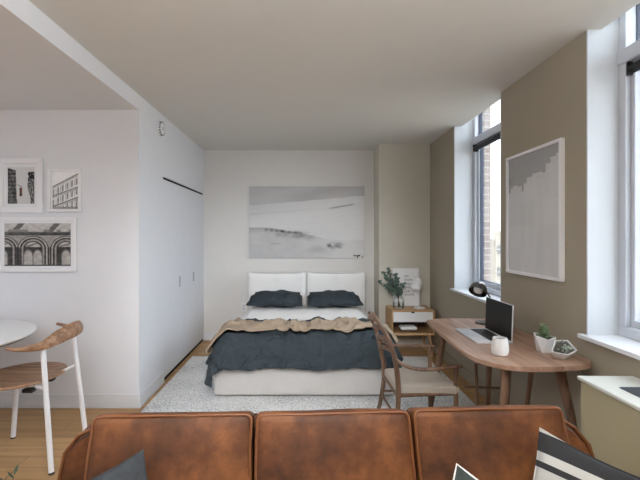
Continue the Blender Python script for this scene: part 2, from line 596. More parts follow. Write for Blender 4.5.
struct('floor', box((XK, YF, -.1), (XR, YB, 0)), M['floor'])
HW = 3.0                      # the windows rise into a slot above the edge of the ceiling
bm = B(); bx(bm, (XL, YF, H), (1.762, YB + .2, H + .35))
for (a, b) in WIN: bx(bm, (1.762, a, HW), (2.08, b, H + .35))
struct('ceiling', bm, M['ceil'])
struct('ceiling_low', box((XK, YF, HK), (XL - .001, YK + .2, H + .15)), M['ceil_low'])
struct('trim_1', box((XL - .001, YF, HK), (XL, YK, H)), M['wall_cool'])       # vertical face where the low ceiling steps up
struct('wall_left', box((XK, YK, 0), (XL - .12, YK + .15, HK)), M['wall_cool'])
struct('wall_back', box((XL, YB, 0), (XR + .2, YB + .15, H)), M['wall_back'])
struct('wall_front', box((XK, YF - .15, 0), (XR + .4, YF, H)), M['wall'])
struct('wall_kitchen', box((XK - .15, YF, 0), (XK, YK + .15, HK)), M['wall_cool'])
# the closet wall: pieces around the closet opening
CY0, CY1, CZ = 4.26, 5.965, 2.09
bm = B()
bx(bm, (XL - .12, YK, 0), (XL, CY0, H)); bx(bm, (XL - .12, CY0, CZ), (XL, CY1, H)); bx(bm, (XL - .12, CY1, 0), (XL, YB, H))
struct('wall_closet', bm, M['wall_cool'])
bm = B()
bx(bm, (XL - .75, CY0 - .3, 0), (XL - .70, YB + .1, H)); bx(bm, (XL - .72, CY0 - .32, 0), (XL - .1, CY0 - .28, H)); bx(bm, (XL - .72, YB, 0), (XL, YB + .1, H))
struct('wall_closet_inner', bm, M['gap_shade'])
bm = B(); bx(bm, (XL - .10, CY0, CZ - .028), (XL - .012, CY1, CZ)); bx(bm, (XL - .10, CY0, 0), (XL - .006, CY1, .026)); bx(bm, (XL - .10, CY1 - .012, .026), (XL - .012, CY1, CZ - .028))
struct('closet_track_shade', bm, M['gap_shade'])   # dark track on top; bottom and side strips paint in the gap shade
ym = (CY0 + CY1) / 2
for k, (y0, y1, yh) in enumerate(((CY0 + .002, ym - .001, 4.83), (ym + .001, CY1 - .012, 5.43))):
    d = struct('door_%d' % (k + 1), box((XL - .045, y0, .035), (XL - .001, y1, CZ - .026), .001, 1), M['wall_cool'])
    d['label'] = ('white flush sliding closet door nearer the camera', 'white flush sliding closet door next to the back wall')[k]
    hb = B()
    bx(hb, (XL - .001, yh - .020, .905), (XL + .003, yh - .015, 1.02)); bx(hb, (XL - .001, yh + .015, .905), (XL + .003, yh + .020, 1.02))
    bx(hb, (XL - .001, yh - .015, .905), (XL + .003, yh + .015, .910)); bx(hb, (XL - .001, yh - .015, 1.015), (XL + .003, yh + .015, 1.02))
    h_ = mk('door_handle', hb, M['pull'], d, False); h_['label'] = 'grey rectangular recessed pull'
# column at the back right corner
struct('column', box((1.0, 5.6, 0), (XR, YB, H)), M['column'])
# right wall, painted inner leaf
bm = B()
ys = [YF] + [v for w in sorted(WIN) for v in w] + [YB + .15]
for a, b in zip(ys[0::2], ys[1::2]): bx(bm, (XR, a, 0), (1.97, b, HW + .05))
for (a, b) in WIN: bx(bm, (XR, a, 0), (1.97, b, SILL - .025))
struct('wall_right', bm, M['taupe'])
bm = B()
for a, b in zip(ys[0::2], ys[1::2]): bx(bm, (1.97, a - (.0 if a == YF else .02), -2), (2.08, b + .02 if b < YB else b, H + .6))
for (a, b) in WIN: bx(bm, (1.97, a, -2), (2.08, b, SILL - .06))
struct('wall_exterior', bm, M['brick'])
# baseboards
def base_strip(name, lo, hi, mat):
    struct(name, box(lo, hi, .004, 1), mat)
bm = B(); bx(bm, (XK, YK - .014, 0), (XL + .014, YK, .118), .003, 1); bx(bm, (XK, YK - .019, 0), (XL + .019, YK, .022), .002, 1)
struct('baseboard_left', bm, M['trim'])
bm = B(); bx(bm, (XL, YK - .0, 0), (XL + .014, CY0 - .002, .118), .003, 1); bx(bm, (XL, YK, 0), (XL + .019, CY0 - .002, .022), .002, 1)
struct('baseboard_closet', bm, M['trim'])
bm = B(); bx(bm, (XL + .001, YB - .014, 0), (1.0, YB, .118), .003, 1); bx(bm, (XL + .001, YB - .02, 0), (1.0, YB, .02), .002, 1)
struct('baseboard_back', bm, M['trim'])
bm = B(); bx(bm, (XR - .014, 2.14, 0), (XR, 5.6, .118), .003, 1); bx(bm, (XR - .02, 2.14, 0), (XR, 5.6, .02), .002, 1)
struct('baseboard_right', bm, M['taupe'])

# windows: lining, frame, transom, panes, sill
for k, (y0, y1) in enumerate(WIN):
    w = bpy.data.objects.new('window_%d' % (k + 1), None); COL.objects.link(w); w['kind'] = 'structure'
    FX = 1.885 if k == 0 else 1.862           # room-side face of the frame
    zt = HW
    bm = B()
    bx(bm, (XR, y1 - .012, SILL), (1.97, y1, zt)); bx(bm, (XR, y0, SILL), (1.97, y0 + .012, zt))
    mk('reveal_lining', bm, M['reveal'], w, False)
    z_tr0, z_tr1 = 2.49, 2.575                 # transom bar
    f = B(); j0, j1 = y0 + .012, y1 - .012
    bx(f, (FX, j1 - .055, SILL), (1.97, j1, zt), .004, 1); bx(f, (FX, j0, SILL), (1.97, j0 + .055, zt), .004, 1)
    bx(f, (FX - .012, j0 + .001, z_tr0), (1.969, j1 - .001, z_tr1), .006, 1)
    bx(f, (FX - .003, j0 + .001, SILL + .001), (1.968, j1 - .001, SILL + .06), .004, 1)
    bx(f, (FX - .003, j0 + .001, zt - .03), (1.968, j1 - .001, zt - .0005), .004, 1)
    mk('window_frame', f, M['win_frame'], w, False)
    s = B()                                   # inner sash around the lower pane
    a0, a1, b0, b1 = j0 + .055, j1 - .055, SILL + .06, z_tr0
    bx(s, (FX + .03, a1 - .03, b0), (1.965, a1, b1), .004, 1); bx(s, (FX + .03, a0, b0), (1.965, a0 + .03, b1), .004, 1)
    bx(s, (FX + .028, a0, b0), (1.964, a1, b0 + .04), .004, 1); bx(s, (FX + .028, a0, b1 - .03), (1.964, a1, b1), .004, 1)
    mk('sash', s, M['win_frame'], w, False)
    g = B()                                   # dark gasket lines
    bx(g, (1.93, a1 - .036, b0 + .03), (1.966, a1 - .029, b1 - .02)); bx(g, (1.93, a0 + .029, b0 + .03), (1.966, a0 + .036, b1 - .02))
    bx(g, (1.93, a0 + .03, b0 + .039), (1.966, a1 - .03, b0 + .046))
    bx(g, (1.925, j1 - .062, z_tr1), (1.966, j1 - .054, zt - .03)); bx(g, (1.925, j0 + .054, z_tr1), (1.966, j0 + .062, zt - .03))
    mk('gasket', g, M['win_dark'], w, False)
    mk('pane', box((1.950, a0 + .02, b0 + .03), (1.956, a1 - .02, b1 - .02)), M['glass'], w, False)
    mk('pane', box((1.950, j0 + .055, z_tr1), (1.956, j1 - .055, zt - .03)), M['glass'], w, False)
    s = B()
    bx(s, (XR - .035, y0 - .03, SILL - .025), (XR, y1 + .03, SILL), .003, 1)
    bx(s, (XR - .001, y0, SILL - .024), (1.97, y1, SILL))
    mk('window_sill', s, M['trim'], w, False)

# roller blinds rolled up under the transoms
for (y0, y1), lab in zip(WIN[:2], ('black rolled-up roller blind at the top of the window by the bed', 'black rolled-up roller blind at the top of the window nearest the camera')):
    r = thing('roller_blind', lab, 'blind', (1.890, (y0 + y1) / 2, 2.450), 0, 'roller blinds')
    L = (y1 - y0) / 2 - .085
    bm = B(); tube(bm, [(0, -L, 0), (0, L, 0)], .028, 18); mk('roll', bm, M['black'], r)
    for s in (-1, 1):
        mk('bracket', box((-.03, s * (L + .004) - .006, -.038), (.026, s * (L + .004) + .006, .040), .002, 1), M['black'], r)

# ------------------------------------------------------------------ outside
bm = B()
bx(bm, (43.9, 100, -40), (80, 118, .6)); bx(bm, (45.4, 99.4, -40), (80, 101, 2.4)); bx(bm, (43.7, 99.6, .3), (45.5, 100.2, .9)); bx(bm, (45.2, 99.1, 2.1), (80, 101, 2.7))
ob = thing('apartment_building', 'buff coloured apartment building seen through the window by the bed', 'building', (46, 99, -40))
mk('wall', bm, M['facade'], ob, False, world=True)
for xx in (46.3, 49.5, 52.7):
    for zz in (-1.7, -7.0, -12.3):
        fr = mk('window', box((xx - .62, 99.3, zz - 1.0), (xx + .62, 99.45, zz + 1.0)), M['facade_win'], ob, False, world=True)
        mk('sash', box((xx - .62, 99.25, zz - .06), (xx + .62, 99.3, zz + .06)), M['trim'], fr, False, world=True)
struct('ground_outside', box((2.5, -80, -41), (160, 160, -40)), M['facade'])

# ------------------------------------------------------------------ rug
bm = B(); bx(bm, (-1.37, 2.55, 0), (1.50, 5.145, .014), .005, 2)
tag(mk('rug', bm, M['rug'], None, False), 'large light grey woven rug under the bed and armchair', 'rug')

# ------------------------------------------------------------------ bed
BC = .01
bed = thing('bed', 'double bed with light grey upholstered base and cushioned headboard', 'bed', (BC, 4.8, .014))
bm = B(); puffbox(bm, 1.67, 1.92, .28, .03, (0, .004, 0), 12, (BC, 4.78, .168), .003, 3)
mk('base', bm, M['bed_fabric'], bed, world=True)
for sx in (-.76, .76):
    for yy in (3.93, 5.6):
        mk('foot', box((BC + sx - .04, yy - .04, .014), (BC + sx + .04, yy + .04, .05), .004, 1), M['black'], bed, world=True)
bm = B(); puffbox(bm, 1.46, 1.78, .20, .06, (0, 0, .01), 10, (BC, 4.80, .345)); mk('mattress', bm, M['white_sheet'], bed, world=True)
mk('headboard_frame', box((BC - .79, 5.80, .04), (BC + .84, 5.88, .94), .02, 3), M['head_fabric'], bed, world=True)
for s in (-1, 1):
    bm = B(); puffbox(bm, .798, .12, .70, .035, (0, .03, 0), 14)
    for v in bm.verts:                      # corners drawn out a little, like a slip-on cushion
        ux, uz = v.co.x / .399, v.co.z / .35
        if uz > 0: v.co.z += .012 * abs(ux) ** 4 - .008 * (1 - ux * ux) * uz
    o = mk('headboard_cushion', bm, M['head_fabric'], bed, loc=(.025 + s * .4, 5.735 - 4.8, .643 - .014))
    bm = B(); e = .390
    tube(bm, [(-e, -.045, -.3), (-e, -.045, .325), (-e + .01, -.045, .343), (0, -.048, .338), (e - .01, -.045, .343), (e, -.045, .325), (e, -.045, -.3)], .005, 8)
    mk('piping', bm, M['bed_fabric'], o)

def swell(s_, gy): return .055 * sstep(4.6, 5.2, gy) * (1 - sstep(.66, .72, abs(s_)))
bm = drape(B(), None, 5.64, 4.2, .490, .71, .16, 0, .085, .12, .008, 2, 70, 50, None, BC, .02, swell)
tag(solid(mk('bed_sheet', bm, M['white_sheet']), .02, 1), 'white duvet folded back below the dark pillows on the bed', 'bedding')
def hem(s, f, L): return f * (L + .005 * sin(s * 9) + .004 * sin(s * 23 + 1))
bm = drape(B(), None, 4.60, 3.905, .535, .70, .37, .310, .135, .20, .034, 5, 130, 110, hem, BC, .03)
tag(solid(mk('duvet', bm, M['dark_cotton']), .022, 1), 'rumpled dark slate duvet hanging over the foot of the bed', 'duvet')
def thr(s, f, L):
    a0 = .03 * sin(s * 4.0 + 1) + .018 * sin(s * 11) + .03 * s
    b0 = L - .04 * s + .02 * sin(s * 5) + .015 * sin(s * 13 + 2)
    return a0 + (b0 - a0) * f
def ruck(s_, gy):
    q = .014 * sin(34 * (gy - 4.2) + 4 * s_ + 5 * nz(s_ * 2.0, gy * 2, 4)) * (0.55 + .6 * nz(s_ * 2.6, 0, 8))
    return max(0, q) + .006
bm = drape(B(), None, 4.38, 3.93, .577, .70, .27, 0, .168, .20, .034, 9, 150, 70, thr, BC, .02, ruck)
tag(solid(mk('throw_blanket', bm, M['beige']), .012, 1), 'beige throw blanket laid across the bed between white and dark bedding', 'blanket')

for s, lab in ((-1, 'dark slate pillow on the side of the bed by the closet'), (1, 'dark slate pillow on the side of the bed by the nightstand')):
    p = thing('pillow', lab, 'pillow', (BC + s * .372, 5.43, .676), 0, 'dark pillows on the bed')
    bm = B(); pillow(bm, .66, .36, .158, 30, .05, .008, 2 + s)
    for v in bm.verts: v.co.x *= 1 - .16 * sstep(-.02, .18, v.co.y) ** 2
    o = mk('cushion', bm, M['dark_cotton'], p, rot=(math.radians(17), 0, math.radians(3 * s)), angle=80)
    bm = B()                                # flat flange around the pillow
    n = 40
    ring_in, ring_out = [], []
    for k in range(n):
        an = 2 * pi * k / n
        cx_, cy_ = cos(an), sin(an)
        m_ = max(abs(cx_), abs(cy_)); ux, uy = cx_ / m_, cy_ / m_
        for rg, ex in ((ring_in, -.012), (ring_out, .028)):
            x = (.33 + ex) * ux * (1 - .05 * (1 - uy * uy)); y = (.18 + ex) * uy * (1 - .05 * (1 - ux * ux))
            rg.append((x * (1 - .16 * sstep(-.02, .18, y) ** 2), y, .008 * sin(an * 7) if rg is ring_out else 0))
    vi = [bm.verts.new(q) for q in ring_in]; vo = [bm.verts.new(q) for q in ring_out]
    for k in range(n): bm.faces.new((vi[k], vi[(k + 1) % n], vo[(k + 1) % n], vo[k]))
    solid(mk('flange', bm, M['dark_cotton'], o), .006, 0)

# ------------------------------------------------------------------ big picture above the bed
def snow(u, v):
    g = .80
    ridge = .735 + .135 * u + .012 * nz(u * 6, 0, 1)          # far snow slope against sky
    if v > ridge:
        g = .755 + .05 * nz(u * 3, v * 8, 2) - .02 * (v - ridge)
    else:
        g = .865 - .05 * sstep(ridge - .25, ridge, v) * (1 - u) + .012 * nz(u * 9, v * 40 - u * 14, 3)
        g += .03 * u * sstep(.2, .6, v)
    l2 = .60 + .13 * u
    g -= .05 * exp(-((v - l2 - .01) / .012) ** 2) * (1 - u)
    g -= .25 * exp(-((v - (.70 + .055 * (u - .72) / .2)) / .010) ** 2) * sstep(.66, .76, u) * (1 - sstep(.88, .93, u))
    # nearer ridge with a dark tree line
    r2 = .43 - .115 * sstep(.1, .62, u) - .06 * sstep(.5, .75, u)
    if v < r2:
        g = .79 - .03 * (1 - v / r2) + .05 * sstep(.25, .7, u) + .025 * fb(u * 9, v * 12, 5)
        g -= .10 * exp(-((r2 - v) / .05) ** 2) * (1 - sstep(.5, .7, u))
    tl = exp(-((v - (.395 - .13 * (u - .15))) / .016) ** 2) * sstep(.12, .16, u) * (1 - sstep(.44, .48, u))
    g -= .38 * tl * max(0, .45 + 1.3 * nz(u * 26, v * 8, 6))
    g -= .16 * exp(-((v - .34 + .10 * (u - .2)) / .05) ** 2) * sstep(.15, .3, u) * (1 - sstep(.45, .62, u)) * (.5 + .9 * nz(u * 18, v * 18, 9))
    bl = exp(-((v - (.165 + .10 * (u - .68))) / .035) ** 2) * sstep(.66, .70, u) * (1 - sstep(.79, .83, u))
    g -= .50 * bl * max(0, .45 + .8 * fb(u * 24, v * 30, 7))
    g -= .10 * exp(-((v - .12) / .05) ** 2 - ((u - .60) / .09) ** 2)
    g -= .10 * exp(-((v - .205) / .008) ** 2) * sstep(.18, .2, u) * (1 - sstep(.26, .29, u))
    g += .05 * sstep(.5, .9, u) * (1 - v)
    # small dark mark in the corner
    if .905 < u < .962 and .028 < v < .05 and nz(u * 110, v * 30, 3) > -.25: g = .16
    if .935 < u < .943 and .004 < v < .04: g = .2
    if .977 < u < .986 and .012 < v < .028: g = .2
    return max(.1, min(.95, g)) * .99
pic = thing('picture', 'wide misty black and white snow landscape print above the bed', 'picture', (.04, YB, 1.68))
mk('panel', box((-.821, -.028, -.512), (.821, 0, .512), .002, 1), M['mat_board'], pic, False)
art_plane('print', 1.640, 1.022, snow, 330, 200, pic, (0, -.0285, 0), (0, 0, 0))

# ------------------------------------------------------------------ three frames on the left wall
def street(u, v):
    g = .80 + .05 * v
    if u < .34 - .04 * v and v < .985 - .25 * u:
        fl = int(v * 19); g = .22 + .12 * ((fl % 2) == 0) + .18 * (nz(u * 30, fl * 3.1, 1) > .1)
    if v < .12: g = .36 + .2 * nz(u * 12, v * 8, 2) if u < .36 else g
    rb = .86 - .12 * sstep(.1, .5, v) + .08 * sstep(.5, 1, v)
    if u > rb and v < .88:
        g = .30 + .5 * (nz(u * 22, v * 26, 3) + .3)
    if u > .76 and .6 < v < .86 and nz(u * 12, v * 10, 9) > -.1: g = .18
    if abs(v - (.52 - .35 * (u - .36))) < .008 and .34 < u < .54: g = .3
    if .44 < u < .55 and .2 < v < .44:
        return (.55, .36, .26) if nz(u * 20, v * 14, 4) > 0 else (.24, .2, .18)
    return max(.1, min(.93, g))
def facade_sketch(u, v):
    top = .62 + .36 * u
    if v > top: return .95 + .02 * nz(u * 9, v * 9)
    g = .88 + .06 * nz(u * 20, v * 20, 2)
    for k, off in enumerate((0.0, -.30, -.58)):
        l = .60 + .36 * u + off + (.04 - .10 * u if k else 0)
        if abs(v - l) < .022: g = .25 + .3 * (nz(u * 60, 0, k) > 0)
        if abs(v - l + .045) < .012: g = .55
    c = u * 5.5 + .3
    w = c - int(c)
    for k, (lo, hi) in enumerate(((-.26, -.08), (-.53, -.36), (-.86, -.64))):
        base = .60 + .34 * u
        if base + lo < v < base + hi:
            if .30 < w < .68: g = .30 + .28 * nz(u * 30, v * 30, k) + .15
            elif w < .12: g = .5
    if v < .06: g = .45 + .3 * nz(u * 40, v * 10, 8)
    return max(.2, min(.96, .25 + .75 * g + .10 * nz(u * 70, v * 70, 3)))
def arches(u, v):
    n_ = .10 * fb(u * 14, v * 14, 3)
    if v > .80:
        g = .76 + n_ * .8
        for a in (.20, .74):
            if abs(u - a - (v - .9) * .6) < .05: g = .42 + n_
        if v < .86 and nz(u * 9, v * 3, 7) > .12: g = .55
        return (g, g * .985, g * .97)
    if v > .715: return .30 + n_ + .10 * (v > .77)
    best = .62 + n_ * .8
    for c in (-.02, .43, .93):
        dx = (u - c) / .20; dy = (v - .40) / .26
        if v > .40: d = math.hypot(dx, dy)
        else: d = abs(dx)
        if d < 1.0:
            best = .28 + n_
            if d < .86: best = .60 + n_
            if d < .72:
                best = .26 + n_
                if v > .44 and d < .62: best = .72 + n_ - .22 * (abs((v - .5) - (u - c) * .5) < .02)
                dd = math.hypot((abs(u - c) - (.0 if c != .43 else .07)) / .062, max(0, v - .22) / .14)
                if dd < 1: best = .70 + n_
                elif dd < 1.25: best = .42
        elif d < 1.10: best = .70 + n_
        elif d < 1.18: best = .34 + n_
    for c in (.19, .21, .67, .69):
        if abs(u - c) < .006 and v < .45: best = .2
    if .17 < u < .23 and v < .44 or .65 < u < .71 and v < .44: best = min(best, .34 + n_ + .25 * (abs(u - .2) < .012 or abs(u - .68) < .012))
    if v < .03: best = .3
    g = max(.08, min(.9, best))
    return (g, g * .975, g * .95)
def wall_frame(nm, label, cx, cz, w, h, bar, mat_in, fn, nx, ny, grp, prnt_off=(0, 0)):
    f = thing(nm, label, 'picture', (cx, YK, cz), 0, grp)
    mk('frame', frame_bm(w, h, bar, .028), M['frame_white'], f, False)
    mk('mat_board', box((-w / 2 + .006, -.012, -h / 2 + .006), (w / 2 - .006, -.002, h / 2 - .006)), M['mat_board'], f, False)
    art_plane('print', mat_in[0], mat_in[1], fn, nx, ny, f, (prnt_off[0], -.0128, prnt_off[1]), (0, 0, 0))
S = 115.4
def fx(p): return (p - 304) / S
def fz(p): return 1.486 - (p - 236) / S
G3 = 'white framed pictures on the left wall'
wall_frame('framed_picture', 'white framed street photo with tall dark building, upper left of three', fx(22), fz(185.6), 44 / S, 54.4 / S, .045, (26.5 / S, 36.5 / S), street, 80, 110, G3)
wall_frame('framed_picture', 'smallest white frame, holding a black and white ornate facade', fx(65.6), fz(190.5), 33 / S, 43 / S, .022, (25.5 / S, 36.5 / S), facade_sketch, 100, 140, G3, (.005, -.002))
wall_frame('framed_picture', 'wide white framed photo of dark stone arches', fx(38.5), fz(244.6), 77.5 / S, 54 / S, .028, (66 / S, 42.5 / S), arches, 230, 150, G3)

# ------------------------------------------------------------------ framed abstract on the right wall
def abstract(u, v):
    steps = [(.0, .70), (.05, .735), (.10, .755), (.21, .74), (.30, .69), (.335, .755), (.40, .80), (.52, .82), (.70, .805), (.76, .87), (.84, .91), (.93, .93), (1.1, .9)]
    edge = .7
    for a, e in steps:
        if u >= a + .008 * nz(v * 30, 0, 2): edge = e
    edge += .006 * nz(u * 70, 0, 3)
    g = .655 + .012 * nz(u * 30, v * 6, 1)
    if v < edge:
        g = .82 + .018 * nz(u * 11, v * 3, 2) + .012 * (nz(int(u * 7) * 3.3, int(v * 5) * 2.1, 4) > 0)
        if v > edge - .05: g -= .012
    if u < .12 and .77 < v < .83 and nz(u * 60, v * 40, 5) > .0: g = .60
    return g
f = thing('framed_picture', 'white framed abstract print on the taupe wall between the windows', 'picture', (XR, 3.07, 1.655))
w_, h_ = .735, .93
mk('frame', frame_bm(w_, h_, .022, .03), M['frame_white'], f, False, rot=(0, 0, -pi / 2))
mk('backing', box((-.015, -w_ / 2 + .006, -h_ / 2 + .006), (-.003, w_ / 2 - .006, h_ / 2 - .006)), M['mat_board'], f, False)
art_plane('print', w_ - .044, h_ - .044, abstract, 150, 180, f, (-.0158, 0, 0), (0, 0, -pi / 2))

# ------------------------------------------------------------------ small fittings
d = thing('smoke_detector', 'round white smoke detector high on the closet wall', 'detector', (XL, 4.15, 2.545))
bm = B(); lathe(bm, [(0, 0), (.07, 0), (.07, .012), (.062, .03), (.05, .036), (0, .037)], n=40)
mk('base', bm, M['white_sat'], d, rot=(0, pi / 2, 0))
bm = B()
for k in range(16):
    a = 2 * pi * k / 16
    bx(bm, (.016, .0635 * cos(a) - .0065, .0635 * sin(a) - .0065), (.0335, .0635 * cos(a) + .0065, .0635 * sin(a) + .0065))
mk('vent_slots_shade', bm, M['pull'], d, False)  # slots enlarged in grey, standing in for shading on the rim
bm = B(); lathe(bm, [(0, .036), (.02, .036), (.018, .041), (0, .042)], n=24); mk('test_button', bm, M['win_frame'], d, rot=(0, pi / 2, 0))
o = thing('wall_outlet', 'white wall outlet beside the headboard', 'outlet', (-.86, YB, .47))
mk('cover_plate', box((-.035, -.006, -.058), (.035, 0, .058), .003, 2), M['white_sat'], o)
for zz in (-.022, .022): mk('socket', box((-.016, -.0085, zz - .014), (.016, -.0055, zz + .014), .002, 1), M['win_frame'], o, False)
bm = B(); lathe(bm, [(0, -.006), (.022, -.005), (.03, -.002), (.031, 0)], n=28)
tag(mk('ceiling_sprinkler', bm, M['ceil'], loc=(.12, 4.56, H)), 'small round sprinkler cover on the ceiling', 'sprinkler')

# ------------------------------------------------------------------ nightstand and what stands on it
NX0, NX1, NY0, NY1 = 1.075, 1.60, 5.14, 5.54
ns = thing('nightstand', 'oak nightstand with white drawer and open shelf in the corner', 'nightstand', ((NX0 + NX1) / 2, 5.34, 0))
tk = .018; ZT, ZB = .574, .268
mk('top', box((NX0, NY0, ZT - tk), (NX1, NY1, ZT), .002, 1), M['oak'], ns, False, world=True)
for s in (0, 1):
    x0 = NX0 if s == 0 else NX1 - tk
    mk('side_panel', box((x0, NY0, ZB), (x0 + tk, NY1, ZT - tk), .001, 1), M['oak'], ns, False, world=True)
mk('shelf', box((NX0 + tk, NY0 + .002, ZB), (NX1 - tk, NY1, ZB + tk + .006), .001, 1), M['oak'], ns, False, world=True)
mk('back_panel', box((NX0 + tk, NY1 - .01, ZB + tk), (NX1 - tk, NY1, ZT - tk)), M['walnut'], ns, False, world=True)
dr = B()
prism(dr, [(NX0 + tk + .003, 0), (NX1 - tk - .003, 0), (NX1 - tk - .003, .120), (1.362, .120), (1.356, .106), (1.319, .106), (1.313, .120), (NX0 + tk + .003, .120)], 0, .018)
for v in dr.verts: v.co = Vector((v.co.x, NY0 + .004 + v.co.z, .432 + v.co.y))
drw = mk('drawer', dr, M['white_sat'], ns, False, world=True)
mk('drawer_box', box((NX0 + tk + .01, NY0 + .022, .436), (NX1 - tk - .01, NY1 - .02, .530)), M['gap_shade'], drw, False, world=True)
for sx in (-1, 1):
    for sy in (-1, 1):
        cx_ = (NX0 + NX1) / 2
        bm = B(); tube(bm, [(cx_ + sx * .215, 5.34 + sy * .14, ZB + .002), (cx_ + sx * .245, 5.34 + sy * .17, .0)], [.017, .011], 12)
        mk('leg', bm, M['oak'], ns, world=True)
bm = B()
for k in range(2):
    puffbox(bm, .21 - .008 * k, .17, .036, .016, (0, 0, .003), 6, (1.285 + .006 * k, 5.235, ZB + .0435 + k * .037), .003, k)
tag(mk('folded_towel', bm, M['white_sheet']), 'white folded cloth on the open shelf of the nightstand', 'towel')

fr = thing('framed_picture', 'white print with handwritten black lettering leaning behind the vase', 'picture', (1.335, 5.50, ZT))
TL = math.radians(-6)
pw_, ph_ = .34, .49
def script(u, v):
    lines = [(.80, .42, .62), (.70, .42, .78), (.585, .42, .74), (.49, .40, .82), (.385, .44, .66), (.29, .42, .84)]
    for k, (y, a, b) in enumerate(lines):
        if a < u < b:
            yy = y + .016 * sin(u * 95 + k * 2) + .012 * sin(u * 170 + k)
            if abs(v - yy) < .007 + .004 * sin(u * 60 + k): return .42
            if abs(v - y) < .028 and sin(u * 75 + k * 3.1) > .95: return .48
    return .94
mk('frame', frame_bm(pw_, ph_, .010, .016, .001), M['frame_white'], fr, False, loc=(0, 0, ph_ / 2), rot=(TL, 0, 0))
o = art_plane('print', pw_ - .02, ph_ - .02, script, 150, 150, fr, (0, -.009, ph_ / 2), (TL, 0, 0))
# jar vase with eucalyptus
VX, VY = 1.185, 5.27
vs = thing('vase', 'clear glass jar of water on the nightstand', 'vase', (VX, VY, ZT))
bm = B(); lathe(bm, [(.0, .0), (.066, 0), (.072, .008), (.072, .105), (.066, .125), (.050, .140), (.050, .158), (.053, .162), (.050, .166)], n=32, cap=False)
mk('jar', bm, M['jar'], vs)
bm = B(); lathe(bm, [(0, .0095), (.064, .0105), (.064, .075), (0, .075)], n=28); mk('water', bm, M['water'], vs)
eu = thing('eucalyptus', 'bunch of dark green eucalyptus stems in the glass jar', 'plant', (VX, VY, ZT + .02))
rs = random.Random(3)
stems = [(-.20, -.02, .40), (-.13, .02, .44), (-.24, .0, .30), (-.05, -.03, .38), (-.01, .03, .33), (-.15, .04, .36), (.05, -.04, .27), (-.10, -.06, .32), (-.17, -.05, .26), (.02, .0, .22)]
lf = B()
for (dx, dy, dz) in stems:
    p0 = Vector((-dx * .12, -dy * .2, 0)); p1 = Vector((dx * .12, dy * .2, .15)); p2 = Vector((dx * .55, dy * .6, dz * .72)); p3 = Vector((dx, dy, dz))
    p3.z *= 1.10; P = catmull([p0, p1, p2, p3], 8)
    bm = B(); tube(bm, P, [.003, .0025, .0015], 6); mk('stem', bm, M['stem'], eu)
    for k in range(9, len(P)):
        for rep in range(4):
            a = rs.uniform(0, 2 * pi)
            dirv = Vector((cos(a), sin(a), rs.uniform(-.2, .5))).normalized()
            r_ = rs.uniform(.011, .020)
            c_ = P[k] + dirv * (r_ * 1.1)
            nrm = Vector((rs.uniform(-1, 1), rs.uniform(-1, .2), rs.uniform(-.3, 1))).normalized()
            a1 = (dirv - nrm * dirv.dot(nrm)).normalized(); a2 = nrm.cross(a1)
            ring = [lf.verts.new(c_ + a1 * (r_ * cos(t)) + a2 * (r_ * .8 * sin(t)) + nrm * (.004 * cos(2 * t))) for t in [2 * pi * q / 9 for q in range(9)]]
            lf.faces.new(ring)
mk('foliage', lf, M['leaf'], eu, False)
# small white lamp
lp = thing('table_lamp', 'small white table lamp with tilted dome shade on the nightstand', 'lamp', (1.455, 5.29, ZT))
bm = B(); lathe(bm, [(0, 0), (.070, 0), (.073, .006), (.066, .017), (0, .020)], n=36); mk('base', bm, M['ceramic'], lp)
bm = B(); tube(bm, [(.0, .02, .018), (.0, .02, .26), (-.004, .018, .285)], .005, 10); mk('stem', bm, M['white_metal'], lp)
bm = B(); lathe(bm, [(.060, 0), (.062, .03), (.052, .09), (.036, .125), (.014, .14), (0, .142), (0, .136), (.012, .134), (.033, .120), (.048, .088), (.057, .03), (.056, .0), (.060, 0)], n=32, cap=False)
mk('lamp_shade', bm, M['white_metal'], lp, loc=(-.045, .0, .245), rot=(0, math.radians(14), 0))

# ------------------------------------------------------------------ desk
DZ = .765
dk = thing('desk', 'walnut desk with rounded ends along the taupe wall', 'desk', (1.35, 2.95, 0))
def desk_outline(off=0.0):
    ctrl = [(1.045, 3.58), (1.03, 3.30), (1.012, 2.95), (1.0, 2.66), (1.012, 2.52), (1.045, 2.43), (1.11, 2.355), (1.20, 2.315), (1.32, 2.308), (1.45, 2.322), (1.57, 2.348),
            (1.632, 2.385), (1.658, 2.44), (1.662, 2.55), (1.662, 2.95), (1.662, 3.35), (1.655, 3.56), (1.62, 3.645), (1.52, 3.668), (1.36, 3.672), (1.20, 3.66), (1.10, 3.64)]
    P = catmull([(x, y, 0) for x, y in ctrl] + [(ctrl[0][0], ctrl[0][1], 0)], 4)[:-1]
    c = Vector((1.33, 2.97, 0))
    return [((p.x - c.x) * (1 - off / .33) + c.x, (p.y - c.y) * (1 - off / .67) + c.y) for p in P]
bm = B(); prism(bm, desk_outline(), DZ - .026, DZ, .006, 3); mk('tabletop', bm, M['walnut_y'], dk, world=True, angle=30)
bm = B(); prism(bm, desk_outline(.09), DZ - .056, DZ - .026); mk('apron', bm, M['walnut_y'], dk, world=True)
for (t, f_) in [((1.19, 2.47), (1.10, 2.36)), ((1.52, 2.52), (1.605, 2.36)), ((1.17, 3.48), (1.09, 3.60)), ((1.53, 3.46), (1.57, 3.58))]:
    bm = B(); tube(bm, [(t[0], t[1], DZ - .027), (t[0] * .6 + f_[0] * .4, t[1] * .6 + f_[1] * .4, DZ * .6), (f_[0], f_[1], .017 if f_[0] < 1.5 and f_[1] > 2.5 else 0)], [.030, .025, .015], 14)
    mk('leg', bm, M['walnut'], dk, world=True)
mk('drawer', box((1.12, 2.72, DZ - .115), (1.50, 3.08, DZ - .045), .004, 1), M['walnut_y'], dk, False, world=True)
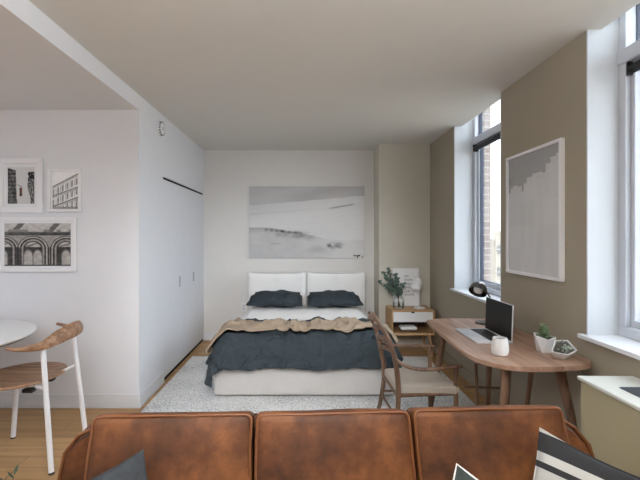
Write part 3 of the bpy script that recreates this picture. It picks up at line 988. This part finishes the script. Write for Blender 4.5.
bm = B(); tube(bm, [(1.59, 2.90, DZ - .05), (1.545, 2.98, 0)], [.019, .013], 10); mk('brace', bm, M['walnut'], dk, world=True)
bm = B(); tube(bm, [(1.145, 2.80, DZ - .10), (1.175, 2.82, .016)], .010, 8); mk('brace', bm, M['chairwood'], dk, world=True)
bm = B(); tube(bm, [(1.335, 2.80, DZ - .10), (1.37, 2.80, .016)], .010, 8); mk('brace', bm, M['chairwood'], dk, world=True)
bm = B(); tube(bm, [(1.08, 2.83, .47), (1.365, 2.80, .47)], .007, 8); mk('crossbar', bm, M['chairwood'], dk, world=True)

# laptop
lt = thing('laptop', 'open silver laptop with a black screen on the desk', 'laptop', (1.28, 3.02, DZ))
bm = B()
mk('base', box((1.155, 2.81, DZ), (1.400, 3.22, DZ + .013), .004, 2), M['alu'], lt, world=True)
bm = B()
for r_ in range(6):
    for c_ in range(14):
        bx(bm, (1.262 + r_ * .0195, 2.835 + c_ * .0262, DZ + .0128), (1.2785 + r_ * .0195, 2.835 + c_ * .0262 + .0225, DZ + .0150))
mk('keyboard', bm, M['keys'], lt, False, world=True)
mk('touchpad', box((1.175, 2.95, DZ + .0125), (1.25, 3.08, DZ + .0135)), M['win_frame'], lt, False, world=True)
scn = mk('screen', box((-.004, -.205, 0), (.004, .205, .245), .003, 2), M['alu'], lt, loc=(1.392 - 1.28, 3.015 - 3.02, .012), rot=(0, math.radians(2), 0))
mk('display', box((-.0052, -.201, .006), (-.0038, .201, .241)), M['black_gloss'], scn, False)

# mug
mg = thing('mug', 'white rounded cup of black coffee on the desk beside the laptop', 'mug', (1.19, 2.55, DZ))
bm = B(); lathe(bm, [(0, .0), (.034, 0), (.044, .006), (.050, .03), (.049, .055), (.043, .090), (.040, .105), (.0375, .105), (.040, .088), (.045, .055), (.045, .03), (.038, .012), (0, .010)], n=36)
mk('body', bm, M['ceramic'], mg)
bm = B(); lathe(bm, [(0, .0925), (.0395, .092), (.0395, .0895), (0, .0895)], n=32); mk('coffee', bm, M['coffee'], mg)

# geometric planters with succulents
def hull(bm, pts):
    vs = [bm.verts.new(p) for p in pts]
    bmesh.ops.convex_hull(bm, input=vs)
    return bm
def planter(label, loc, bottom, rim, rz, plab, pmat, kind):
    t = thing('planter', label, 'planter', loc, rz, 'geometric planters')
    bm = B()
    hull(bm, [Vector(p) for p in bottom + rim])
    # cut the opening: drop faces made only of rim points, inset a wall
    rimv = [v for v in bm.verts if any((v.co - Vector(r)).length < 1e-5 for r in rim)]
    rs_ = set(rimv)
    bmesh.ops.delete(bm, geom=[f_ for f_ in bm.faces if all(v in rs_ for v in f_.verts)], context='FACES_ONLY')
    loose = [e for e in bm.edges if not e.link_faces]
    if loose: bmesh.ops.delete(bm, geom=loose, context='EDGES')
    o = mk('pot', bm, M['concrete'], t, False)
    solid(o, .006, -1)
    c = sum((Vector(r) for r in rim), Vector()) / len(rim)
    cb = sum((Vector(b) for b in bottom), Vector()) / len(bottom)
    bm = B(); n_ = len(rim)
    vs = [bm.verts.new(Vector(r) * .80 + (c * .12 + cb * .08)) for r in rim]
    bm.faces.new(vs); mk('soil', bm, M['soil'], t, False)
    ax = Vector((0, 0, 1)) if kind == 'rosette' else (c - cb).normalized()
    p = tag(mk('succulent', succulent(kind, ax), pmat, None, angle=60), plab, 'plant', 'succulents on the desk')
    off = Matrix.Rotation(rz, 4, 'Z') @ (c * .84 + cb * .16)
    p.location = Vector(loc) + off; p.rotation_euler = (0, 0, rz)
    return t
def leafy(bm, base, tip, width, th, up):
    base = Vector(base); tip = Vector(tip)
    d = tip - base; s = d.cross(Vector(up)).normalized(); n_ = s.cross(d).normalized()
    rings = []
    for f_, wv in ((0, .5), (.35, 1), (.7, .8), (1, 0)):
        c = base + d * f_
        if wv == 0: rings.append([bm.verts.new(c)]); continue
        rings.append([bm.verts.new(c + s * width * wv * cos(a) + n_ * th * wv * sin(a)) for a in [2 * pi * q / 6 for q in range(6)]])
    bm.faces.new(rings[0][::-1])
    for A, C in zip(rings, rings[1:]):
        for k in range(6):
            if len(C) == 1: bm.faces.new((A[k], A[(k + 1) % 6], C[0]))
            else: bm.faces.new((A[k], A[(k + 1) % 6], C[(k + 1) % 6], C[k]))
def succulent(kind, ax):
    bm = B(); rr = random.Random(5)
    q = Vector((0, 0, 1)).rotation_difference(ax).to_matrix()
    if kind == 'rosette':
        for h_ in range(5):
            for k in range(6):
                a = k * pi / 3 + h_ * .5
                r_ = .046 - h_ * .005
                leafy(bm, q @ Vector((0, 0, h_ * .011)), q @ Vector((r_ * cos(a), r_ * sin(a), .022 + h_ * .017)), .012, .005, q @ Vector((.01, .02, 1)))
    else:
        for k in range(26):
            a = rr.uniform(0, 2 * pi); r_ = rr.uniform(.0, .03)
            b0 = Vector((r_ * cos(a), r_ * sin(a), -.012)); t0 = Vector((r_ * 1.6 * cos(a) + rr.uniform(-.01, .01), r_ * 1.6 * sin(a), rr.uniform(.012, .03)))
            leafy(bm, q @ b0, q @ t0, .008, .006, q @ Vector((.01, 1, .02)))
    return bm
planter('tall white faceted planter with an upright green succulent on the desk', (1.49, 2.62, DZ),
        [(-.025, -.03, 0), (.035, -.035, 0), (.04, .03, 0), (-.02, .035, 0)],
        [(-.065, -.02, .105), (.0, -.055, .085), (.068, -.03, .095), (.05, .045, .105), (-.03, .05, .11)], 0.1,
        'upright green succulent with pale tips', M['succulent'], 'rosette')
planter('low white faceted planter tipped open, with pale succulents, at the desk end', (1.51, 2.46, DZ),
        [(.0, -.02, 0), (.03, .02, 0), (-.035, .035, .0), (.075, -.01, .034), (.02, .07, .06)],
        [(-.075, -.025, .050), (.0, -.062, .040), (.070, -.030, .060), (.045, .015, .108), (-.03, .02, .106)], 0.0,
        'low cluster of pale grey-green succulent leaves', M['succulent_pale'], 'cluster')

# dark desk lamp behind the laptop
dl = thing('desk_lamp', 'dark metal desk lamp with dome head behind the laptop', 'lamp', (1.475, 3.46, DZ))
bm = B(); lathe(bm, [(0, 0), (.062, 0), (.064, .006), (.056, .014), (0, .016)], n=32); mk('base', bm, M['chrome'], dl)
bm = B(); tube(bm, [(.02, -.01, .012), (.055, -.03, .16), (.035, -.05, .225), (-.02, -.06, .29)], [.006, .006, .006], 10, 6); mk('arm', bm, M['black'], dl)
bm = B(); lathe(bm, [(.070, 0), (.071, .02), (.060, .055), (.036, .082), (.012, .092), (0, .093), (0, .088), (.034, .078), (.056, .053), (.066, .02), (.066, 0), (.070, 0)], n=32, cap=False)
h_ = mk('lamp_head', bm, M['chrome'], dl, loc=(-.075, -.07, .268), rot=(math.radians(-28), math.radians(34), 0))
bm = B(); lathe(bm, [(0, .0), (.030, .004), (.038, .022), (.028, .046), (0, .055)], n=24); mk('bulb', bm, M['white_sat'], h_)

# ------------------------------------------------------------------ armchair at the desk
ac = thing('armchair', 'brown wooden armchair with slatted back and grey seat at the desk', 'chair', (.84, 3.03, .014))
W_ = M['chairwood']
Z0 = .018
nb = [(.565, 2.815, Z0), (.62, 2.82, .25), (.634, 2.82, .45), (.612, 2.818, .65), (.565, 2.815, .80), (.472, 2.81, .945)]
fbk = [(.545, 3.25, Z0), (.598, 3.245, .25), (.618, 3.24, .45), (.582, 3.235, .65), (.548, 3.23, .78), (.500, 3.225, .905)]
for P in (nb, fbk):
    bm = B(); tube(bm, P, [.013, .016, .018, .017, .015, .011], 12, 5); mk('back_post', bm, W_, ac, world=True)
for P in ([(1.035, 2.86, Z0), (1.035, 2.86, .30), (1.035, 2.86, .598)], [(.975, 3.245, Z0), (.973, 3.245, .3), (.972, 3.245, .628)]):
    bm = B(); tube(bm, P, [.012, .017, .014], 12); mk('front_leg', bm, W_, ac, world=True)
for P in ([(.60, 2.818, .675), (.66, 2.80, .628), (.76, 2.795, .60), (.90, 2.81, .598), (1.02, 2.845, .602), (1.075, 2.86, .600)],
          [(.595, 3.235, .675), (.65, 3.255, .645), (.76, 3.27, .632), (.90, 3.265, .632), (.985, 3.25, .634), (1.02, 3.245, .634)]):
    bm = B(); tube(bm, P, [.010, .016, .018, .018, .019, .012], 12, 5, ry=[.010, .012, .012, .012, .011, .010], up=(0, 0, 1)); mk('armrest', bm, W_, ac, world=True)
def post_at(P, z):
    Q = catmull(P, 8)
    return min(Q, key=lambda p: abs(p.z - z))
for k, (zn, zf) in enumerate([(.922, .882), (.845, .81), (.765, .735), (.682, .665)]):
    a = post_at(nb, zn); b = post_at(fbk, zf)
    pts = []
    for i in range(9):
        f_ = i / 8
        p = a.lerp(b, f_)
        p.x -= .030 * sin(pi * f_); p.z += .014 * sin(2 * pi * f_ + .3) + .012 * sin(pi * f_)
        pts.append(p)
    wv = [.014, .030, .024, .030, .016] if k == 0 else [.011, .018, .015, .018, .011]
    bm = B(); tube(bm, pts, .007, 10, 3, ry=wv, up=(0.45, 0, 1)); mk('back_slat', bm, W_, ac, world=True)
for P in ([(.634, 2.82, .415), (1.035, 2.86, .415)], [(.618, 3.24, .415), (.973, 3.245, .415)], [(.63, 2.82, .41), (.615, 3.24, .41)], [(1.035, 2.86, .41), (.973, 3.245, .41)]):
    bm = B(); tube(bm, P, .013, 10); mk('seat_rail', bm, W_, ac, world=True)
for P in ([(.625, 2.82, .29), (1.035, 2.86, .29)], [(.603, 3.245, .29), (.973, 3.245, .29)], [(.622, 2.82, .26), (.60, 3.245, .26)], [(.61, 2.82, .19), (1.035, 2.86, .19)]):
    bm = B(); tube(bm, P, .009, 10); mk('stretcher', bm, W_, ac, world=True)
bm = B(); puffbox(bm, 2, 2, .062, .022, (0, 0, .012), 12)
for v in bm.verts:                         # map the square cushion onto the four seat corners
    u, w = (v.co.x + 1) / 2, (v.co.y + 1) / 2
    x = (1 - u) * ((1 - w) * .630 + w * .617) + u * ((1 - w) * 1.05 + w * .995)
    y = (1 - u) * ((1 - w) * 2.825 + w * 3.235) + u * ((1 - w) * 2.845 + w * 3.255)
    v.co = Vector((x, y, .440 + v.co.z - .006 * sin(pi * u) * 0))
mk('seat', bm, M['seat_fabric'], ac, world=True)

# ------------------------------------------------------------------ sofa seen from its front
sf = thing('sofa', 'cognac brown leather three-seat sofa with its back to the bed', 'sofa', (.098, 1.45, .0), math.radians(2.6))
LE = M['leather']
RC = math.atan2(.26, .44)
# shell: back slab with clipped upper corners, wider than the cushions
bm = B()
prism(bm, [(-.925, .20), (.945, .20), (.945, .66), (.930, .735), (.885, .79), (.845, .815), (-.83, .818), (-.875, .798), (-.915, .745), (-.925, .66)], 0, .13, .016, 3)
for v in bm.verts:                         # outline is x,z; thickness runs along y; the slab leans back a little
    x, z, t = v.co.x, v.co.y, v.co.z
    v.co = Vector((x, t + .035 + (z - .82) * .22, z))
mk('back', bm, LE, sf, angle=35)
bm = B()
tube(bm, [(x, .034 + (z - .82) * .22, z) for x, z in [(-.92, .30), (-.922, .66), (-.912, .747), (-.872, .801), (-.828, .821), (0, .819), (.843, .818), (.882, .793), (.927, .737), (.942, .66), (.94, .30)]], .006, 8)
mk('piping', bm, M['piping'], sf)
mk('seat_base', box((-.82, -.86, .14), (.82, .02, .225), .02, 3), LE, sf)
for s in (-1, 1):
    a = mk('armrest', box((s * .87 - .055, -.88, .14), (s * .87 + .055, -.02, .375), .03, 3), LE, sf)
cw = .532
for k in range(3):
    x = -.534 + .534 * k
    bm = B(); puffbox(bm, .525, .74, .14, .035, (0, 0, .010), 8); mk('seat_cushion', bm, LE, sf, loc=(x, -.49, .297))
    # back cushion: local z up the cushion, local y through it; front face -y
    bm = B(); hh = .50; dd = .105
    puffbox(bm, cw - .006, dd, hh, .018, (.002, .022, .003), 20, (0, 0, 0), .004, k * 3 + 1)
    dz = (.014, .012, .016)[k]
    o = mk('back_cushion', bm, LE, sf, loc=(x, -.065, .628 + dz), rot=(-RC * .62, 0, 0))
    w2, h2 = (cw - .006) / 2 - .006, hh / 2 - .006
    for yy in (-dd / 2 + .003, dd / 2 - .003):
        bm = B(); rr_ = .02
        loop = []
        for (sx, sz, a0) in ((1, 1, 0), (-1, 1, 90), (-1, -1, 180), (1, -1, 270)):
            for q in range(5):
                an = math.radians(a0 + 22.5 * q)
                loop.append((sx * (w2 - rr_) + rr_ * cos(an), yy, sz * (h2 - rr_) + rr_ * sin(an)))
        dense = []
        for p, q in zip(loop, loop[1:] + loop[:1]):
            m_ = 10 if (Vector(p) - Vector(q)).length > .1 else 1
            for i in range(m_):
                f_ = i / m_
                v_ = Vector(p).lerp(Vector(q), f_)
                v_ += .004 * noise.noise_vector(v_ * 6 + Vector((k * 3 + 1, 0, 0)))
                dense.append(v_)
        tube(bm, dense, .0048, 8, closed=True)
        mk('piping', bm, M['piping'], o)
for sx in (-.85, .85):
    for yy in (-.80, .05):
        bm = B(); tube(bm, [(sx * .94, yy, .142), (sx * .94, yy, 0)], [.022, .015], 12); mk('leg', bm, M['walnut'], sf)

# throw pillows leaning on the sofa
def throw_pillow(label, tip, side, size, t, rot, mat, pmat, seed):
    from mathutils import Euler
    off = Euler(rot).to_matrix() @ Vector((side * size / 2, size / 2, 0))
    p = thing('throw_pillow', label, 'pillow', Vector(tip) - off, 0, 'throw pillows on the sofa')
    bm = B(); pillow(bm, size, size, t, 28, .10, .004, seed, 2.2)
    o = mk('cover', bm, mat, p, rot=rot, angle=80)
    bm = B(); L = []
    for k in range(4):
        for q in range(10):
            f_ = -1 + 2 * q / 10
            e = size / 2 * (1 - .10 * (1 - f_ * f_))
            L.append([(f_ * size / 2, -e, 0), (e, f_ * size / 2, 0), (-f_ * size / 2, e, 0), (-e, -f_ * size / 2, 0)][k])
    tube(bm, L, .0025, 6, closed=True)
    mk('piping', bm, pmat, o)
    return p
R_ = math.radians
throw_pillow('grey velvet throw pillow at the closet end of the sofa', (-.498, 1.30, .824), 1, .36, .11, (R_(66), R_(-17), R_(20)), M['grey_velvet'], M['grey_velvet'], 1)
throw_pillow('black and white striped throw pillow at the window end of the sofa', (.730, 1.30, .892), -1, .41, .12, (R_(66), R_(17), R_(-24)), M['stripe'], M['stripe'], 2)
throw_pillow('dark green throw pillow with a pale edge, mostly hidden below the striped pillow', (.400, 1.10, .889), -1, .40, .09, (R_(70), R_(24), R_(-16)), M['green_velvet'], M['white_sheet'], 3)

# ------------------------------------------------------------------ heating unit under the near window
pt = thing('heating_unit', 'cream wall heating unit under the window at the room side', 'heater', (1.52, 1.66, 0))
mk('cabinet', box((1.385, 1.20, 0), (XR - .021, 2.105, .765), .004, 1), M['ptac'], pt, False, world=True)
mk('top', box((1.375, 1.19, .765), (XR - .021, 2.118, .782), .004, 1), M['ptac_top'], pt, False, world=True)
bm = B()
bx(bm, (1.46, 1.30, .7815), (1.60, 1.95, .783))
for k in range(14):
    bx(bm, (1.465 + k * .0098, 1.305, .783), (1.469 + k * .0098, 1.945, .788))
mk('grille', bm, M['grille'], pt, False, world=True)

# ------------------------------------------------------------------ dining table and chair at the left
tb = thing('dining_table', 'round white dining table at the left edge', 'table', (-2.64, 2.92, 0))
bm = B(); lathe(bm, [(0, .755), (.645, .755), (.66, .766), (.66, .774), (.652, .780), (0, .780)], n=72); mk('tabletop', bm, M['white_sat'], tb)
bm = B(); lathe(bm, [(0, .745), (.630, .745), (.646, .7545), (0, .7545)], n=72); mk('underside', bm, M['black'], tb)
bm = B(); lathe(bm, [(0, .02), (.045, .02), (.035, .3), (.035, .6), (.09, .745), (0, .745)], n=32); mk('pedestal', bm, M['white_metal'], tb)
bm = B(); lathe(bm, [(0, 0), (.30, 0), (.30, .008), (.06, .024), (0, .024)], n=48); mk('base', bm, M['white_metal'], tb)

dc = thing('dining_chair', 'white-legged dining chair with round wooden seat and curved wooden back', 'chair', (-1.88, 2.86, 0))
legs = [((-1.575, 2.62, .0), (-1.672, 2.69, .765)), ((-1.575, 3.04, .0), (-1.640, 2.985, .80)), ((-2.14, 3.09, 0), (-2.08, 3.05, .49)), ((-2.10, 2.60, 0), (-2.06, 2.68, .49))]
for (a, b) in legs:
    bm = B(); tube(bm, [a, b], .0165, 14); lg = mk('leg', bm, M['white_metal'], dc, world=True)
    bm = B(); tube(bm, [a, (a[0] + (b[0] - a[0]) * .02, a[1] + (b[1] - a[1]) * .02, .012)], .0172, 14); mk('foot_cap', bm, M['black'], lg, world=True)
bm = B()
n_, m_ = 48, 10
ce = Vector((-1.965, 2.93, .0))
rows = []
def seat_pt(f_, a):
    rx, ry_ = .275, .29
    x, y = f_ * rx * cos(a), f_ * ry_ * sin(a)
    zz = .497 + .022 * (x / rx) ** 2 * (1 if x > 0 else .3) - .012 * (1 - f_ ** 2) + .012 * (y / ry_) ** 2
    return ce + Vector((x, y, zz))
cv = bm.verts.new(seat_pt(0, 0))
for j in range(1, m_ + 1): rows.append([bm.verts.new(seat_pt(j / m_, 2 * pi * k / n_)) for k in range(n_)])
for k in range(n_): bm.faces.new((cv, rows[0][k], rows[0][(k + 1) % n_]))
for A, C in zip(rows, rows[1:]):
    for k in range(n_): bm.faces.new((A[k], C[k], C[(k + 1) % n_], A[(k + 1) % n_]))
o = mk('seat', bm, M['walnut_x'], dc, world=True); solid(o, .018, -1)
bv = o.modifiers.new('bev', 'BEVEL'); bv.width = .006; bv.segments = 3; bv.limit_method = 'ANGLE'; bv.angle_limit = R_(50)
mk('seat_bracket', box((-1.87, 2.78, .445), (-1.80, 2.83, .468), .003, 1), M['black'], dc, False, world=True)
mk('seat_bracket', box((-1.87, 3.00, .445), (-1.80, 3.05, .468), .003, 1), M['black'], dc, False, world=True)
for P in ([(-1.645, 2.672, .51), (-1.76, 2.76, .495)], [(-1.612, 3.005, .575), (-1.735, 2.985, .515)]):
    bm = B(); tube(bm, P, .010, 10); mk('crossbar', bm, M['white_metal'], dc, world=True)
bp = [(-1.845, 2.60, .790), (-1.78, 2.615, .778), (-1.66, 2.66, .790), (-1.605, 2.75, .825), (-1.575, 2.87, .846), (-1.60, 3.00, .840), (-1.66, 3.10, .815), (-1.78, 3.165, .808), (-1.87, 3.18, .822)]
bm = B(); tube(bm, bp, [.010, .014, .017, .016, .015, .016, .017, .014, .010], 14, 6, ry=[.010, .013, .028, .046, .052, .046, .028, .013, .010], up=(-.25, 0, 1))
mk('backrest', bm, M['walnut_x'], dc, world=True)

# ------------------------------------------------------------------ leafy plant beside the sofa
pl = thing('potted_plant', 'leafy sprigs of a potted plant standing on the floor left of the sofa', 'plant', (-1.15, 1.56, -.0))
bm = B(); lathe(bm, [(0, 0), (.075, 0), (.095, .20), (.10, .26), (.092, .26), (.085, .235), (0, .235)], n=32); mk('pot', bm, M['concrete'], pl)
lf = B(); rs = random.Random(11)
for k, (dx, dy, dz) in enumerate([(-.07, .0, .575), (.02, .03, .57), (.06, .02, .59), (-.02, -.03, .55), (.04, -.04, .54)]):
    P = catmull([(dx * .1, dy * .1, .22), (dx * .4, dy * .5, .40), (dx, dy, dz)], 8)
    bm = B(); tube(bm, P, [.0025, .0015], 6); mk('stem', bm, M['stem'], pl)
    for i in range(5, len(P)):
        a = rs.uniform(0, 2 * pi)
        leafy(lf, P[i], P[i] + Vector((.03 * cos(a), .03 * sin(a), .022)), .006, .0015, (.1, .2, 1))
mk('foliage', lf, M['leaf_dark'], pl, False)

# ------------------------------------------------------------------ light
w = bpy.data.worlds.new('overcast_sky'); SC.world = w; w.use_nodes = True
nt = w.node_tree
bg = nt.nodes['Background']
tc = nt.nodes.new('ShaderNodeTexCoord'); sp = nt.nodes.new('ShaderNodeSeparateXYZ'); cr = nt.nodes.new('ShaderNodeValToRGB')
mr = nt.nodes.new('ShaderNodeMapRange'); mr.inputs[1].default_value = -.3; mr.inputs[2].default_value = .5
nt.links.new(tc.outputs['Generated'], sp.inputs[0]); nt.links.new(sp.outputs[2], mr.inputs[0]); nt.links.new(mr.outputs[0], cr.inputs[0])
el = cr.color_ramp.elements
el[0].position = .30; el[0].color = (.6, .6, .6, 1)
el[1].position = .46; el[1].color = (.80, .90, 1.0, 1)
nt.links.new(cr.outputs[0], bg.inputs['Color'])
bg.inputs['Strength'].default_value = 4.6

def area(name, loc, rot, sx, sy, power, col=(1, 1, 1), portal=False):
    l = bpy.data.lights.new(name, 'AREA'); l.shape = 'RECTANGLE'; l.size = sx; l.size_y = sy
    l.energy = power; l.color = col
    if portal: l.cycles.is_portal = True
    o = bpy.data.objects.new(name, l); COL.objects.link(o); o.location = loc; o.rotation_euler = rot
    return o
for k, (y0, y1) in enumerate(WIN):
    area('window_portal', (1.99, (y0 + y1) / 2, (SILL + HW) / 2), (0, pi / 2, 0), HW - SILL, y1 - y0, 1, portal=True)
area('fill_uplight', (.1, .15, 2.2), (pi, 0, 0), .9, .9, 72, (.93, .96, 1))  # added fill without a fixture, bounced off the ceiling above the camera
area('kitchen_fill', (-2.7, .6, HK - .03), (0, 0, 0), 1.2, 1.2, 26, (.80, .88, 1))  # added unseen fill, tinted cool, brightens the left side

sl = bpy.data.lights.new('bed_fill_spot', 'SPOT'); sl.energy = 230; sl.spot_size = math.radians(46); sl.spot_blend = .9; sl.shadow_soft_size = .45; sl.color = (.97, .98, 1)  # added spot with no fixture, lifts the bed and headboard
so = bpy.data.objects.new('bed_fill_spot', sl); COL.objects.link(so); so.location = (-.25, -.1, 2.3)
so.rotation_euler = (Vector((-.25, 5.2, .45)) - so.location).to_track_quat('-Z', 'Y').to_euler()

# ------------------------------------------------------------------ camera
cam = bpy.data.cameras.new('camera')
cam.sensor_width = 36; cam.lens = 420 / 640 * 36
cam.shift_x = 16 / 640; cam.shift_y = -4 / 640
cam.clip_start = .05; cam.clip_end = 500
co = bpy.data.objects.new('camera', cam); COL.objects.link(co)
co.location = (0, 0, 1.486); co.rotation_euler = (pi / 2, 0, 0)
SC.camera = co

SC.view_settings.view_transform = 'Standard'
SC.view_settings.look = 'None'
SC.view_settings.gamma = 1
SC.view_settings.exposure = 0.68
SC.view_settings.use_curve_mapping = False
try:
    SC.cycles.use_denoising = True
    SC.cycles.max_bounces = 10
    SC.cycles.diffuse_bounces = 6
    SC.cycles.transparent_max_bounces = 12
except Exception:
    pass
